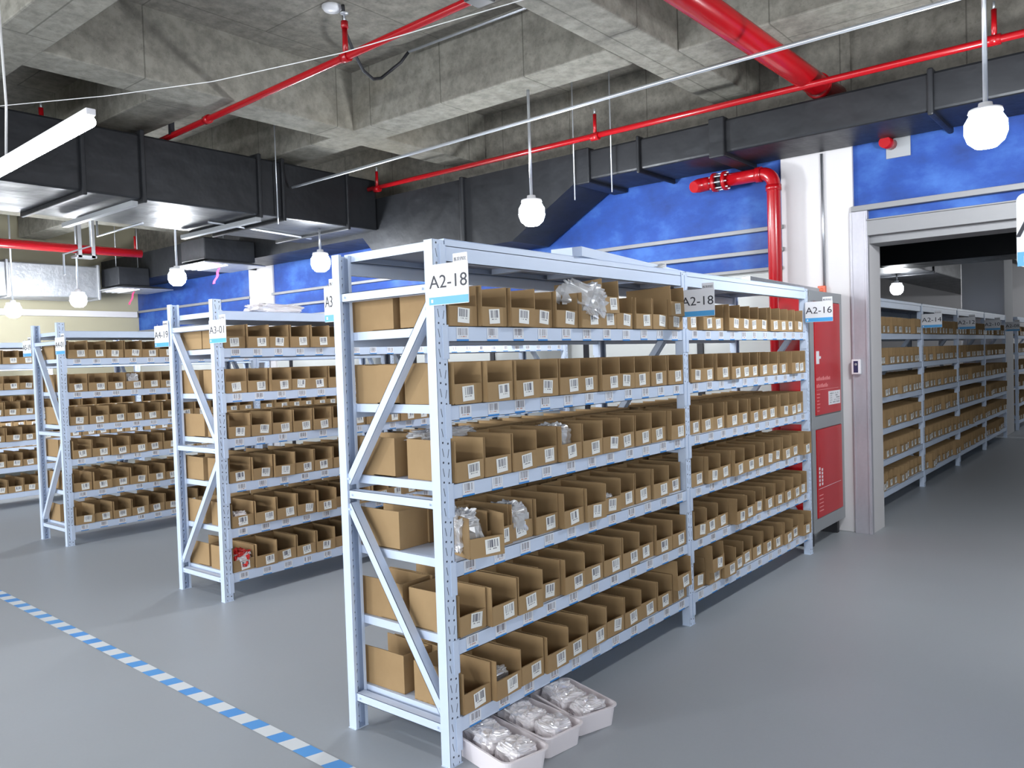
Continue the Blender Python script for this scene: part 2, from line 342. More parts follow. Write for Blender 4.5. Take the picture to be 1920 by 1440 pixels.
# ------------------------------------------------------------------ ducts
def ducts():
    t = tag(empty('air_duct', (4.2, 4, 3.2)), 'long black wrapped duct along the top of the blue wall, over the doorway', 'air duct')
    MB().box(0, 0.62, -13, -1.75, 0, 0.275).build('duct_body', 'duct', t, 0.02)
    m = MB(); Y = [(-1.75, 0.0), (-0.95, -0.46), (1.05, -0.46), (1.35, -0.15), (8.35, -0.15)]
    for (ya, za), (yb, zb) in zip(Y[:-1], Y[1:]):
        m.face([(0, ya, za), (0, ya, .275), (0, yb, .275), (0, yb, zb)]); m.face([(0.62, ya, za), (0.62, yb, zb), (0.62, yb, .275), (0.62, ya, .275)])
        m.face([(0, ya, za), (0, yb, zb), (0.62, yb, zb), (0.62, ya, za)]); m.face([(0, ya, .275), (0.62, ya, .275), (0.62, yb, .275), (0, yb, .275)])
    m.build('duct_transition', 'duct', t)
    for y, wd in ((-1.85, 0.16), (-3.2, 0.14), (-4.81, 0.04), (-2.45, 0.03), (-6.2, 0.04), (-0.3, 0.05), (4.6, 0.05)):
        lo = 0.0 if y < -1 else (-0.46 if y < 1 else -0.15)
        MB().box(-0.035, 0.65, y - wd / 2, y + wd / 2, lo - 0.035, 0.275 + 0.02).build('duct_flange', 'duct', t, 0.012)
    t = tag(empty('air_duct', (0, 5.07, 3.1)), 'wide black wrapped duct crossing the ceiling left of the nearest pendant lamp', 'air duct')
    MB().box(-9, 4.19, 0, 1.34, 0, 0.585).build('duct_body', 'duct', t, 0.02)
    for x in (-1.6, -0.4, 0.9, 1.42, 2.62, 2.90, 3.75):
        MB().box(x - 0.02, x + 0.02, -0.035, 1.375, -0.035, 0.62).build('duct_flange', 'duct', t, 0.01)
    for x in (1.3, 2.55):
        MB().box(x - 0.03, x + 0.03, -0.08, 1.42, -0.085, -0.04).build('support_rail', 'grey', t, 0.004)
    t = tag(empty('air_duct', (2.9, 11.1, 2.78)), 'silver foil duct end under the far left ceiling', 'air duct')
    MB().box(-9, 0.74, 0, 0.8, -0.05, 0.45).build('duct_body', 'foil', t, 0.02)
    for x in (-3.2, -1.9, -0.6, 0.7): MB().box(x - 0.02, x + 0.02, -0.03, 0.83, -0.08, 0.48).build('duct_flange', 'foil', t, 0.01)
    t = tag(empty('air_duct', (5.6, 0.75, 2.85)), 'black duct above the racks beyond the doorway', 'air duct')
    MB().box(0, 16, 0.4, 1.4, 0, 0.5).build('duct_body', 'duct', t, 0.02)
    MB().box(4.6, 5.4, -6.5, 0.4, -0.14, 0.30).build('duct_branch', 'duct', t, 0.02)
    for x in (1.2, 2.6, 4.2, 6.0, 8.0): MB().box(x - 0.02, x + 0.02, 0.37, 1.43, -0.035, 0.535).build('duct_flange', 'duct', t, 0.01)
    # outlets
    for (x, y, z, lab, mat) in ((3.80, 7.9, 2.93, 'square air outlet with pink ribbon right of a pendant lamp on the left side', 'duct'), (4.05, 10.9, 2.86, 'small square air outlet farther back, before the blue wall', 'duct')):
        t = tag(empty('air_outlet', (x, y, z)), lab, 'air outlet')
        MB().box(-0.36, 0.14 if x > 4 else 0.39, -0.30, 0.30, 0.05, 0.34).build('outlet_box', mat, t, 0.015)
        m = MB(); a, b = 0.28, 0.45
        lo = [(-b, -b, 0), (b, -b, 0), (b, b, 0), (-b, b, 0)]; hi = [(-a, -a, 0.05), (a, -a, 0.05), (a, a, 0.05), (-a, a, 0.05)]
        for i in range(4): j = (i + 1) % 4; m.face([lo[i], lo[j], hi[j], hi[i]])
        m.box(-b, b, -b, b, -0.012, 0.0)
        m.build('outlet_flare', 'galv', t)
        for a in (-0.25, 0.10): MB().tube([(a, 0.0, 0.34), (a, 0.0, ZS - z)], 0.006, 6).build('hanging_rod', 'steelw', t)
        for i in range(4): MB().box(-0.36 + 0.09 * i, -0.33 + 0.09 * i, -0.36, 0.36, -0.024, -0.012).build('outlet_blade', 'lwhite', t)
        m = MB(); L = 7
        for i in range(L):
            y0 = 0.02 * math.sin(i * 1.3); y1 = 0.02 * math.sin((i + 1) * 1.3)
            m.face([(0.02 - i * .012, y0 - 0.03, -0.02 - i * 0.03), (0.02 - i * .012, y0 + 0.03, -0.02 - i * 0.03), (0.008 - i * .012, y1 + 0.03, -0.05 - i * 0.03), (0.008 - i * .012, y1 - 0.03, -0.05 - i * 0.03)])
        m.build('ribbon', 'pink', t)
ducts()

# ------------------------------------------------------------------ red pipes and conduits
def pipes():
    t = tag(empty('fire_pipe', (3.0, 0.03, 3.62)), 'thick glossy red fire main crossing the ceiling at the upper right', 'pipe')
    MB().tube([(-12, 0.11, 0), (1.30, 0.0, 0), (1.75, -0.02, 0)], 0.088, 24).build('pipe_run', 'red', t)
    MB().tube([(1.36, 0, 0), (1.44, 0, 0)], 0.098, 24).build('coupling', 'red', t)
    t = tag(empty('fire_pipe', (1.536, 2.43, 3.74)), 'slim red sprinkler branch with upright head near the white ceiling plate', 'pipe', 'sprinkler branches')
    MB().tube([(-0.11, -4.5, 0), (0.05, -1.28, 0), (0.205, 2.86, 0), (0.25, 4.2, 0)], 0.027, 14).build('pipe_run', 'red', t)
    for y in (0.0, -1.3, 2.0): MB().tube([(0.05 + 0.0375 * (y + 1.28), y - 0.035, 0), (0.05 + 0.0375 * (y + 1.28), y + 0.035, 0)], 0.038, 14).build('coupling', 'red', t)
    MB().tube([(0.098, 0, 0), (0.098, 0, 0.2)], 0.020, 12).tube([(0.098, 0, 0.2), (0.098, 0, 0.25)], 0.026, 12).build('riser', 'red', t)
    MB().tube([(0.098, 0, 0.25), (0.098, 0, 0.30)], 0.008, 8).lathe([(0.0, 0.31), (0.03, 0.31), (0.03, 0.305), (0.0, 0.30)], 12, 0, (0.098, 0, 0)).build('sprinkler_head', 'steelw', t)
    MB().box(0.17, 0.21, 2.64, 2.68, 0.0, 0.59).build('pipe_hanger', 'dark', t)
    MB().box(-0.05, 0.09, -1.42, -1.28, -0.05, 0.06).build('pipe_clamp', 'dark', t, 0.01)
    t = tag(empty('fire_pipe', (4.06, 0, 3.54)), 'slim dark red sprinkler branch running above the black duct by the wall', 'pipe', 'sprinkler branches')
    MB().tube([(0.02, 6.2, 0.03), (0, 0, 0), (0.0, -5, 0)], 0.026, 14).build('pipe_run', 'red', t)
    for y in (1.92, -1.22, 4.9):
        MB().tube([(0, y, 0), (0, y, 0.20)], 0.017, 10).build('riser', 'red', t)
        MB().tube([(0, y, 0.20), (0, y, 0.25)], 0.008, 8).build('sprinkler_head', 'steelw', t)
        MB().tube([(0, y - 0.04, 0), (0, y + 0.04, 0)], 0.036, 12).build('coupling', 'red', t)
    t = tag(empty('fire_pipe', (1.5, 9.7, 3.28)), 'red pipe at the far left, held by a steel strut hanger', 'pipe')
    MB().tube([(-9, 0.3, 0), (2.1, -0.06, 0)], 0.062, 18).build('pipe_run', 'red', t)
    MB().box(1.20, 1.25, -0.10, -0.05, -0.12, 0.62).box(1.38, 1.43, -0.10, -0.05, -0.12, 0.62).box(1.18, 1.45, -0.10, 0.1, -0.12, -0.09).build('strut_hanger', 'galv', t)
    MB().tube([(2.02, -0.05, 0), (2.02, -0.05, 0.25)], 0.016, 8).build('riser', 'red', t)
    # sprinkler rising alone above the wide duct
    t = tag(empty('sprinkler', (0.72, 5.4, 3.70)), 'red sprinkler riser standing alone above the wide black duct', 'sprinkler')
    MB().tube([(0, 0, -0.02), (0, 0, 0.14)], 0.02, 10).build('riser', 'red', t)
    MB().tube([(0, 0, 0.14), (0, 0, 0.18)], 0.009, 8).build('sprinkler_head', 'steelw', t)
    # wall riser with elbow and grooved valve end
    t = tag(empty('fire_riser', (4.70, 0.53, 0)), 'vertical red riser with elbow and bolted coupling beside the white column', 'pipe')
    arc = [(0, 0, 2.98)] + [(0, 0.10 - 0.10 * math.cos(a), 2.98 + 0.10 * math.sin(a)) for a in [PI / 2 * i / 6 for i in range(1, 7)]]
    MB().tube([(0, 0, 0.0)] + arc + [(0, 0.42, 3.08)], 0.057, 22).build('pipe_run', 'red', t)
    MB().tube([(0, 0, 2.92), (0, 0, 2.97)], 0.066, 22).build('coupling', 'red', t)
    MB().tube([(0, 0.10, 3.08), (0, 0.15, 3.08)], 0.066, 22).build('coupling', 'red', t)
    MB().tube([(0, 0.42, 3.08), (0, 0.45, 3.08)], 0.085, 22).tube([(0, 0.52, 3.08), (0, 0.55, 3.08)], 0.085, 22).build('flange_pair', 'red', t)
    MB().tube([(0, 0.45, 3.08), (0, 0.52, 3.08)], 0.055, 18).build('valve_neck', 'dark', t)
    for i in range(8):
        a = 2 * PI * i / 8 + 0.2
        MB().tube([(0.07 * math.cos(a), 0.40, 3.08 + 0.07 * math.sin(a)), (0.07 * math.cos(a), 0.57, 3.08 + 0.07 * math.sin(a))], 0.007, 6).build('bolt', 'steelw', t)
    MB().tube([(0, 0.55, 3.08), (0, 0.62, 3.08), (-0.03, 0.68, 3.07), (-0.10, 0.70, 3.05)], [0.058, 0.062, 0.064, 0.05], 18).build('elbow_end', 'red', t)
    # conduits
    def cond(pts, r, lab, mat='steelw', name='conduit', cat='conduit'):
        return tag(MB().tube(pts, r, 8).build(name, mat), lab, cat)
    cond([(2.98, 5.0, 3.42), (2.94, 2.9, 3.42), (2.88, 0.6, 3.42), (2.82, -3.5, 3.42), (2.82, -3.5, ZS)], 0.014, 'thin steel conduit slung below the beams across the ceiling')
    cond([(2.831, 3.03, 4.26), (2.866, 1.1, 4.26)], 0.011, 'short bright conduit on the beam side at the top centre')
    cond([(2.40, 5.68, 3.087), (3.9, 5.95, 3.087)], 0.012, 'steel conduit running under the wide black duct to a lamp')
    cond([(1.88, 7.1, ZS), (1.88, 7.1, 3.06), (1.84, 5.96, 3.05)], 0.012, 'short steel conduit at the left, under the wide duct')
    cond([(1.99, 8.3, 2.75), (1.99, 8.3, 3.0), (2.02, 7.6, 3.02), (2.02, 7.6, ZS)], 0.012, 'bent steel conduit at the far left dropping from the ceiling')
    pts = [(1.93, 2.80, 4.31), (2.07, 2.95, 4.19), (2.25, 3.06, 4.09), (2.42, 3.158, 4.026), (2.58, 3.22, 4.01), (2.69, 3.24, 4.05), (2.80, 3.10, 4.18), (2.831, 3.03, 4.26)]
    cond(pts, 0.014, 'black flexible hose looping behind the slim red sprinkler branch', 'dark', 'flexible_conduit')
    cond([(-0.30, 4.45, 3.42), (-0.03, 4.1, 3.40), (0.36, 3.35, 3.385), (0.70, 2.62, 3.385), (0.995, 1.7, 3.40), (1.29, 0.37, 3.44), (1.40, -0.9, 3.6)], 0.003, 'thin white cable sagging across the top of the hall', 'cord', 'cable', 'cable')
    for (x, y, z0, z1, lab) in ((2.80, 5.02, 3.02, ZS, 'threaded rod holding the wide black duct at its right'), (4.13, 2.21, 3.02, ZS, 'threaded rod hanging beside the wall duct, right of a lamp'), (4.13, 1.80, 3.03, ZS, 'short threaded rod end under the wall duct')):
        cond([(x, y, z0), (x, y, z1)], 0.006, lab, 'steelw', 'threaded_rod', 'rod')
    t = tag(empty('ceiling_plate', (1.914, 2.913, ZS)), 'round white ceiling plate behind the upright sprinkler', 'ceiling fitting')
    MB().lathe([(0.0, -0.035), (0.06, -0.035), (0.078, -0.012), (0.078, 0)], 24).build('plate', 'lwhite', t)
pipes()

# ------------------------------------------------------------------ lamps
def lamp(x, y, z, lab, top=ZS):
    t = tag(empty('pendant_lamp', (x, y, z)), lab, 'lamp', 'pendant lamps')
    MB().tube([(0, 0, 0.12), (0, 0, top - z)], 0.013, 10).build('hanging_conduit', 'steelw', t)
    MB().lathe([(0.0, 0.13), (0.035, 0.13), (0.04, 0.10), (0.085, 0.095), (0.088, 0.075), (0.0, 0.075)], 24).build('lamp_cap', 'lwhite', t)
    MB().lathe([(0.0, -0.125), (0.055, -0.118), (0.092, -0.085), (0.11, -0.035), (0.108, 0.02), (0.085, 0.06), (0.06, 0.075)], 24).build('bulb', 'bulb', t)
lamp(3.207, 2.013, 2.775, 'lit pendant lamp hanging over the near end of the nearest rack', ZB)
lamp(3.14, -1.306, 2.775, 'lit pendant lamp at the upper right, above the aisle')
lamp(3.60, 5.39, 2.735, 'lit pendant lamp seen just left of the nearest rack top', 3.1)
lamp(3.137, 7.756, 2.75, 'lit pendant lamp above the A3-01 rack, left of the blue wall')
lamp(2.765, 9.83, 2.60, 'lit pendant lamp in front of the silver duct, left side')
lamp(2.269, 10.83, 2.50, 'leftmost lit pendant lamp at the far end of the hall')
lamp(13.4, 1.70, 2.60, 'lit pendant lamp seen through the doorway', 2.85)
lamp(18.5, -1.2, 2.70, 'lit pendant lamp at the far end beyond the doorway')
for (x, y, nm) in ((-3.6, 2.0, 'nearest'), (-3.6, 5.4, 'middle'), (-3.6, 8.6, 'farthest')):  # unseen lamps added on the left to brighten the floor
    lamp(x, y, 2.775, 'added unseen fill lamp beyond the left edge, %s of three' % nm)
t = tag(empty('tube_light', (-0.61, 1.96, 2.585), (0, 0, math.radians(-2))), 'lit white tube light hanging at the left edge', 'tube light')
MB().tube([(0, -0.62, 0), (0, 0.66, 0)], 0.026, 16).build('tube', 'tube', t)
MB().box(-0.02, 0.02, -0.64, 0.68, 0.022, 0.05).build('tube_holder', 'lwhite', t, 0.004)
MB().tube([(0, 0.42, 0.05), (0.0, 0.38, 0.3), (-0.02, 0.42, ZS - 2.585)], 0.006, 8).build('hanging_cord', 'cord', t)

# ------------------------------------------------------------------ racks
D = 0.594; W = 0.064; CF = 0.045; TH = 0.0022
LEV = [1.677, 1.376, 1.075, 0.775, 0.475, 0.176]
cache = {}
def post_mesh(flip):
    k = ('post', flip)
    if k in cache: return cache[k]
    m = MB(); H = 2.0; s = -1 if flip else 1
    # web (perforated) at outer side y=0, flanges reach inwards; local +y is inwards
    def B(x0, x1, y0, y1): m.box(x0, x1, min(s * y0, s * y1), max(s * y0, s * y1), 0, H)
    B(0, TH, 0, CF); B(W - TH, W, 0, CF); B(TH, 0.014, CF - TH, CF); B(W - 0.014, W - TH, CF - TH, CF)
    m.box(TH, W - TH, min(s * 0.0006, s * TH), max(s * 0.0006, s * TH), 0, H)
    for y in (0.0, s * (TH + 0.0004)):
        m.face([(0.0, y, 0), (W, y, 0), (W, y, H), (0.0, y, H)], 0, [(0, 0), (1, 0), (1, H), (0, H)])
    m.box(-0.003, W + 0.003, min(-s * 0.003, s * CF), max(-s * 0.003, s * CF), 0, 0.003)
    cache[k] = m.mesh('post', ['post']); return cache[k]
def brace_mesh(k, a, b):
    if k in cache: return cache[k]
    a = Vector((0.03, a[0], a[1])); b = Vector((0.03, b[0], b[1])); d = b - a; L = d.length; ang = math.atan2(d.z, d.y)
    X = Matrix.Translation(a) @ Matrix.Rotation(ang, 4, 'X')
    m = MB(); h = 0.018; t = 0.002
    m.box(-0.022, -0.022 + t, 0, L, -h, h, 0, X); m.box(-0.022, 0.018, 0, L, h - t, h, 0, X); m.box(-0.022, 0.018, 0, L, -h, -h + t, 0, X)
    m.tube([X @ Vector((-0.03, 0.02, 0)), X @ Vector((0.03, 0.02, 0))], 0.005, 8); m.tube([X @ Vector((-0.03, L - 0.02, 0)), X @ Vector((0.03, L - 0.02, 0))], 0.005, 8)
    cache[k] = m.mesh('brace', ['paint']); return cache[k]
def frame(root, x, mirror, names):
    for side in (0, 1):
        o = place('post', post_mesh(side == 1), root, 0, (x, 0 if side == 0 else D, 0))
    y0, y1 = 0.035, D - 0.035
    for z in (1.82, 1.0, 0.14):
        place('cross_brace', brace_mesh(('h', round(z, 2)), (y0 + 0.012, z), (y1 - 0.012, z)), root, 0, (x, 0, 0))
    def dg(za, zb, kk):
        place('diagonal_brace', brace_mesh(('d', kk), (y0 + 0.005, za), (y1 - 0.005, zb)), root, 0, (x, 0, 0))
    if not mirror: dg(1.76, 1.05, 'a'); dg(0.20, 0.955, 'b')
    else: dg(1.05, 1.80, 'c'); dg(0.93, 0.20, 'e')
def beam_mesh(L):
    k = ('beam', round(L, 3))
    if k in cache: return cache[k]
    m = MB(); x0, x1 = W + 0.001, L - 0.001
    m.box(x0, x1, 0, 0.0025, -0.060, 0.0); m.box(x0, x1, 0, 0.03, -0.0025, 0.0); m.box(x0, x1, 0, 0.03, -0.06, -0.0575)
    m.box(x0, x1, 0.0275, 0.03, -0.0575, -0.012)
    cache[k] = m.mesh('shelf_beam', ['paint']); return cache[k]
def bracket_mesh(side):
    k = ('br', side)
    if k in cache: return cache[k]
    m = MB()
    if side == 0: m.box(W - 0.028, W + 0.002, -0.005, -0.0005, -0.125, 0.004); m.box(W, W + 0.003, -0.005, 0.038, -0.125, 0.004)
    else: m.box(-0.002, 0.028, -0.005, -0.0005, -0.125, 0.004); m.box(-0.003, 0.0, -0.005, 0.038, -0.125, 0.004)
    cache[k] = m.mesh('beam_bracket', ['paint']); return cache[k]
def deck_mesh(L, rim):
    k = ('deck', round(L, 3), rim)
    if k in cache: return cache[k]
    m = MB(); x0, x1 = W + 0.002, L - 0.002; y0, y1 = (0.032, D - 0.032) if not rim else (0.001, D - 0.001)
    m.box(x0, x1, y0, y1, -0.003 + rim, 0.0 + rim)
    m.box(x0, x0 + 0.002, y0, y1, -0.034 + rim, -0.003 + rim); m.box(x1 - 0.002, x1, y0, y1, -0.034 + rim, -0.003 + rim)
    if rim: m.box(x0, x1, y0, y0 + 0.002, 0.0005, rim); m.box(x0, x1, y1 - 0.002, y1, 0.0005, rim)
    n = 3
    for i in range(1, n + 1):
        xx = x0 + (x1 - x0) * i / (n + 1); m.box(xx - 0.02, xx + 0.02, y0 + 0.03, y1 - 0.03, -0.028 + rim, -0.003 + rim)
    cache[k] = m.mesh('shelf_panel', ['paint']); return cache[k]
def slabel_mesh():
    if 'sl' in cache: return cache['sl']
    m = MB(); a, h = 0.034, 0.054
    m.face([(-a, 0, 0), (a, 0, 0), (a, 0, h), (-a, 0, h)], 0, [(0, 0), (1, 0), (1, 1), (0, 1)])
    cache['sl'] = m.mesh('location_label', ['scode']); return cache['sl']
def rack_bay(x, y, L, first, label, top=1.98, mirror=False, labels=True, back_labels=False, last=True):
    root = tag(empty('storage_rack', (x, y, 0)), label, 'storage rack', 'blue-white boltless racks')
    if first: frame(root, 0, mirror, None)
    frame(root, L, mirror, None)
    rim = 0.027 if top > 1.95 else 0
    for li, z in enumerate([top] + LEV):
        o = place('shelf_panel', deck_mesh(L, rim if li == 0 else 0), root, 0, (0, 0, z + (0 if li == 0 else 0)))
        for side in (0, 1):
            if side == 0: b = place('shelf_beam', beam_mesh(L), root, 0, (0, 0.0, z))
            else: b = place('shelf_beam', beam_mesh(L), root, 0, (L + W, D, z), (0, 0, PI))
            for e in (0, 1):
                xx = 0 if e == 0 else L
                if side == 0: place('beam_bracket', bracket_mesh(e), b, 0, (xx, 0, 0))
                else: place('beam_bracket', bracket_mesh(e), b, 0, (xx, 0, 0))
            if labels and li > 0 and side == 0:
                for i in range(11):
                    q = place('location_label', slabel_mesh(), b, 0, (W + 0.085 + i * (L - W) / 11 * 1.0 + random.uniform(-.006, .006), -0.0012, -0.0585 + random.uniform(-.001, .003)))
    return root
RL = 1.9485
rack_bay(0, 0, RL, True, 'nearest storage rack bay, between the A2-18 corner sign and the middle post')
rack_bay(RL, 0, RL, False, 'second bay of the nearest rack, ending at the red fire cabinet')
rack_bay(0.68, 2.71, RL, True, 'rack bay with the A3-01 sign, left of the nearest rack', 1.925, True)
rack_bay(0.68 + RL, 2.71, RL, False, 'far bay of the A3-01 rack, seen between the nearest rack\'s shelves', 1.925, True)
rack_bay(0.80, 5.50, RL, True, 'rack bay with a white end sign, third rack end from the right', 1.925, True)
rack_bay(0.80 + RL, 5.50, RL, False, 'far bay of the third rack from the right, mostly hidden by the A3-01 rack', 1.925, True, False)
rack_bay(0.85, 8.30, RL, True, 'rack bay cut by the left edge of the picture', 1.925, True, False)
rack_bay(0.85 + RL, 8.30, RL, False, 'far bay of the leftmost rack, hidden behind the third rack', 1.925, True, False)
rack_bay(0.85, 11.1, RL, True, 'rack bay against the beige end wall, hidden behind the other racks', 1.925, True, False)
RL2 = 1.88
r2n = ['rack bay just inside the doorway, cut by the white wall edge', 'rack bay beyond the doorway between the A2-14 and A2-12 signs', 'rack bay beyond the doorway between the A2-12 and A2-10 signs', 'rack bay beyond the doorway ending at the white column']
for i in range(4): rack_bay(5.60 + i * RL2, 0.0, RL2, i == 0, r2n[i], 1.98, False, False)
rack_bay(14.45, 0.0, RL2, True, 'rack bay past the white column at the right edge', 1.98, False, False)
ra = rack_bay(-0.23, -2.66, RL, True, 'rack bay behind the rounded sign, outside the right edge', 1.98, False, False)

# ------------------------------------------------------------------ cardboard bins
BW, BD, BH, BF = 0.161, 0.27, 0.160, 0.078
def bin_mb(seed, full=False):
    r = random.Random(seed); m = MB(); t = 0.0045; w, d, h, f = BW / 2, BD, BH, BF if not full else BH * 0.97
    m.box(-w, w, 0, d, 0, t)                                  # base
    j = lambda a: r.uniform(-a, a)
    # side walls with slightly bowed top edges
    for s in (-1, 1):
        xo = s * w; xi = s * (w - t); q = j(0.003); tops = [h + j(0.002), h + j(0.002), h + j(0.002)]
        ys = [0, d * 0.5, d]; bow = [j(0.002), s * abs(j(0.004)) * -1, 0]
        for a in (0, 1):
            P = []
            for yy, tp, bo in ((ys[a], tops[a], bow[a]), (ys[a + 1], tops[a + 1], bow[a + 1])):
                P.append(((xo, yy, 0), (xo + bo, yy, tp), (xi + bo, yy, tp), (xi, yy, 0)))
            A, B = P
            m.face([A[0], A[1], B[1], B[0]] if s > 0 else [A[0], B[0], B[1], A[1]])
            m.face([A[3], B[3], B[2], A[2]] if s > 0 else [A[3], A[2], B[2], B[3]])
            m.face([A[1], A[2], B[2], B[1]])
            if a == 0: m.face([A[0], A[3], A[2], A[1]])
            else: m.face([B[0], B[1], B[2], B[3]])
    m.box(-w + t, w - t, d - t, d, t, h)                      # back
    fl = j(0.004)
    m.box(-w + t, w - t, -0.001, t, t * 0, f)                 # low front
    m.box(-w + t, w - t, t, t + 0.003, t, f - 0.006)          # inner fold of the front
    m.box(-0.012, 0.012, -0.0014, -0.0009, 0.0, 0.012 + fl)   # thumb notch flap
    m.box(-w - 0.0006, -w + 0.02, 0.002, 0.0028, 0.002, f)    # glued side tab
    return m
NV = 6
bin_meshes = [bin_mb(i).mesh('cardboard_bin', ['card']) for i in range(NV)]
bin_full = bin_mb(77, True).mesh('cardboard_bin', ['card'])
def blabel(var):
    r = random.Random(100 + var); m = MB(); a, h = 0.033, 0.058
    cx = r.uniform(-0.004, 0.026); z = 0.011 + r.uniform(-0.005, 0.006); an = r.uniform(-0.10, 0.10)
    P = [(-a, 0), (a, 0), (a + r.uniform(-.002, .002), h), (-a, h)]
    P = [(cx + p[0] * math.cos(an) - p[1] * math.sin(an), -0.0022, z + p[0] * math.sin(an) + p[1] * math.cos(an)) for p in P]
    m.face(P, 0, [(0, 0), (1, 0), (1, 1), (0, 1)]); return m
lab_meshes = [blabel(i).mesh('barcode_label', ['bcode']) for i in range(8)]
ORD = ['first', 'second', 'third', 'fourth', 'fifth', 'sixth', 'seventh', 'eighth', 'ninth', 'tenth', 'eleventh']
SH = ['top shelf', 'second shelf down', 'third shelf down', 'fourth shelf down', 'fifth shelf down', 'bottom shelf']
specs = []   # (priority, x, y, z, rot, tilt, label, var)
camp = Vector((-2.1253, -2.1194, 1.5423))
def add_bins(x, y, L, rackname, bay, side, vis, special=None, idx=range(11)):
    for li, z in enumerate(LEV):
        jit = random.uniform(-0.01, 0.012)
        for i in range(11):
            if i not in idx: 
                random.random(); continue
            bx = x + W + 0.012 + (i + 0.5) * (L - W - 0.024) / 11; rz = random.gauss(0, 0.018); dy = random.uniform(-0.014, 0.018) + jit; sc = 1.0
            dz = 0.001; tilt = 0.0; var = random.randrange(NV); pre = 'open cardboard bin'
            if random.random() < 0.22: dy -= random.uniform(0.008, 0.026)
            sp = (special or {}).get((li, i))
            if sp: dy = sp.get('dy', dy); rz = sp.get('rz', rz); dz = sp.get('dz', dz); tilt = sp.get('tilt', 0); bx += sp.get('dx', 0)
            if side == 'f': yy = y + 0.006 + dy; rot = rz
            else: yy = y + D - 0.006 - dy; rot = PI + rz
            P = Vector((bx, yy, z)); dist = (P - camp).length
            if side == 'f': lab = '%s from left, %s, %s, %s' % ('bin ' + ORD[i], SH[li], bay, rackname)
            else: lab = 'rear bin facing away, %s from the left, %s, %s' % (ORD[i], SH[li], rackname)
            specs.append([vis / dist ** 2, bx, yy, z + dz, rot, tilt, lab, var, i, li])
sp1 = {(3, 0): dict(rz=-0.30, dy=-0.055, dx=0.035), (1, 4): dict(dy=-0.02), (2, 5): dict(dy=-0.018), (0, 2): dict(dy=-0.03), (0, 5): dict(dy=-0.03), (3, 1): dict(dy=0.01, dx=.02), (3, 5): dict(dy=-0.03), (4, 1): dict(dy=-0.02), (5, 1): dict(dy=-0.03), (5, 2): dict(dy=-0.02), (5, 3): dict(dy=-0.03)}
add_bins(0, 0, RL, 'A2-18 rack', 'near bay', 'f', 3.0, sp1)
add_bins(RL, 0, RL, 'A2-18 rack', 'far bay', 'f', 6.0, {(5, 2): dict(dy=-0.03)})
add_bins(0, 0, RL, 'A2-18 rack', 'near bay', 'b', 30.0, None, range(0, 1)); add_bins(0, 0, RL, 'A2-18 rack', 'near bay', 'b', 0.2, None, range(1, 11))
add_bins(RL, 0, RL, 'A2-18 rack', 'far bay', 'b', 0.1)
add_bins(0.68, 2.71, RL, 'A3-01 rack', 'near bay', 'f', 4.0, None, range(0, 7)); add_bins(0.68, 2.71, RL, 'A3-01 rack', 'near bay', 'f', 1.2, None, range(7, 11))
add_bins(0.68, 2.71, RL, 'A3-01 rack', 'near bay', 'b', 40.0, None, range(0, 1)); add_bins(0.68, 2.71, RL, 'A3-01 rack', 'near bay', 'b', 0.2, None, range(1, 11))
add_bins(0.68 + RL, 2.71, RL, 'A3-01 rack', 'far bay', 'f', 0.3); add_bins(0.68 + RL, 2.71, RL, 'A3-01 rack', 'far bay', 'b', 0.1)
add_bins(0.80, 5.50, RL, 'third rack from the right', 'near bay', 'f', 8.0, None, range(0, 8)); add_bins(0.80, 5.50, RL, 'third rack from the right', 'near bay', 'f', 0.5, None, range(8, 11))
add_bins(0.80, 5.50, RL, 'third rack from the right', 'near bay', 'b', 60.0, None, range(0, 1)); add_bins(0.80, 5.50, RL, 'third rack from the right', 'near bay', 'b', 0.1, None, range(1, 11))
add_bins(0.80 + RL, 5.50, RL, 'third rack', 'far bay', 'f', 0.1)
add_bins(0.85, 8.30, RL, 'leftmost rack', 'cut bay', 'f', 3.9); add_bins(0.85, 8.30, RL, 'leftmost rack', 'cut bay', 'b', 0.1)
add_bins(0.85 + RL, 8.30, RL, 'leftmost rack', 'far bay', 'f', 0.1)
add_bins(0.85, 11.1, RL, 'end wall rack', 'near bay', 'f', 0.1)
for i in range(4): add_bins(5.60 + i * RL2, 0, RL2, 'doorway rack', 'bay', 'f', 0.5); add_bins(5.60 + i * RL2, 0, RL2, 'doorway rack', 'bay', 'b', 0.01)
add_bins(14.45, 0, RL2, 'doorway rack', 'bay', 'f', 0.1)
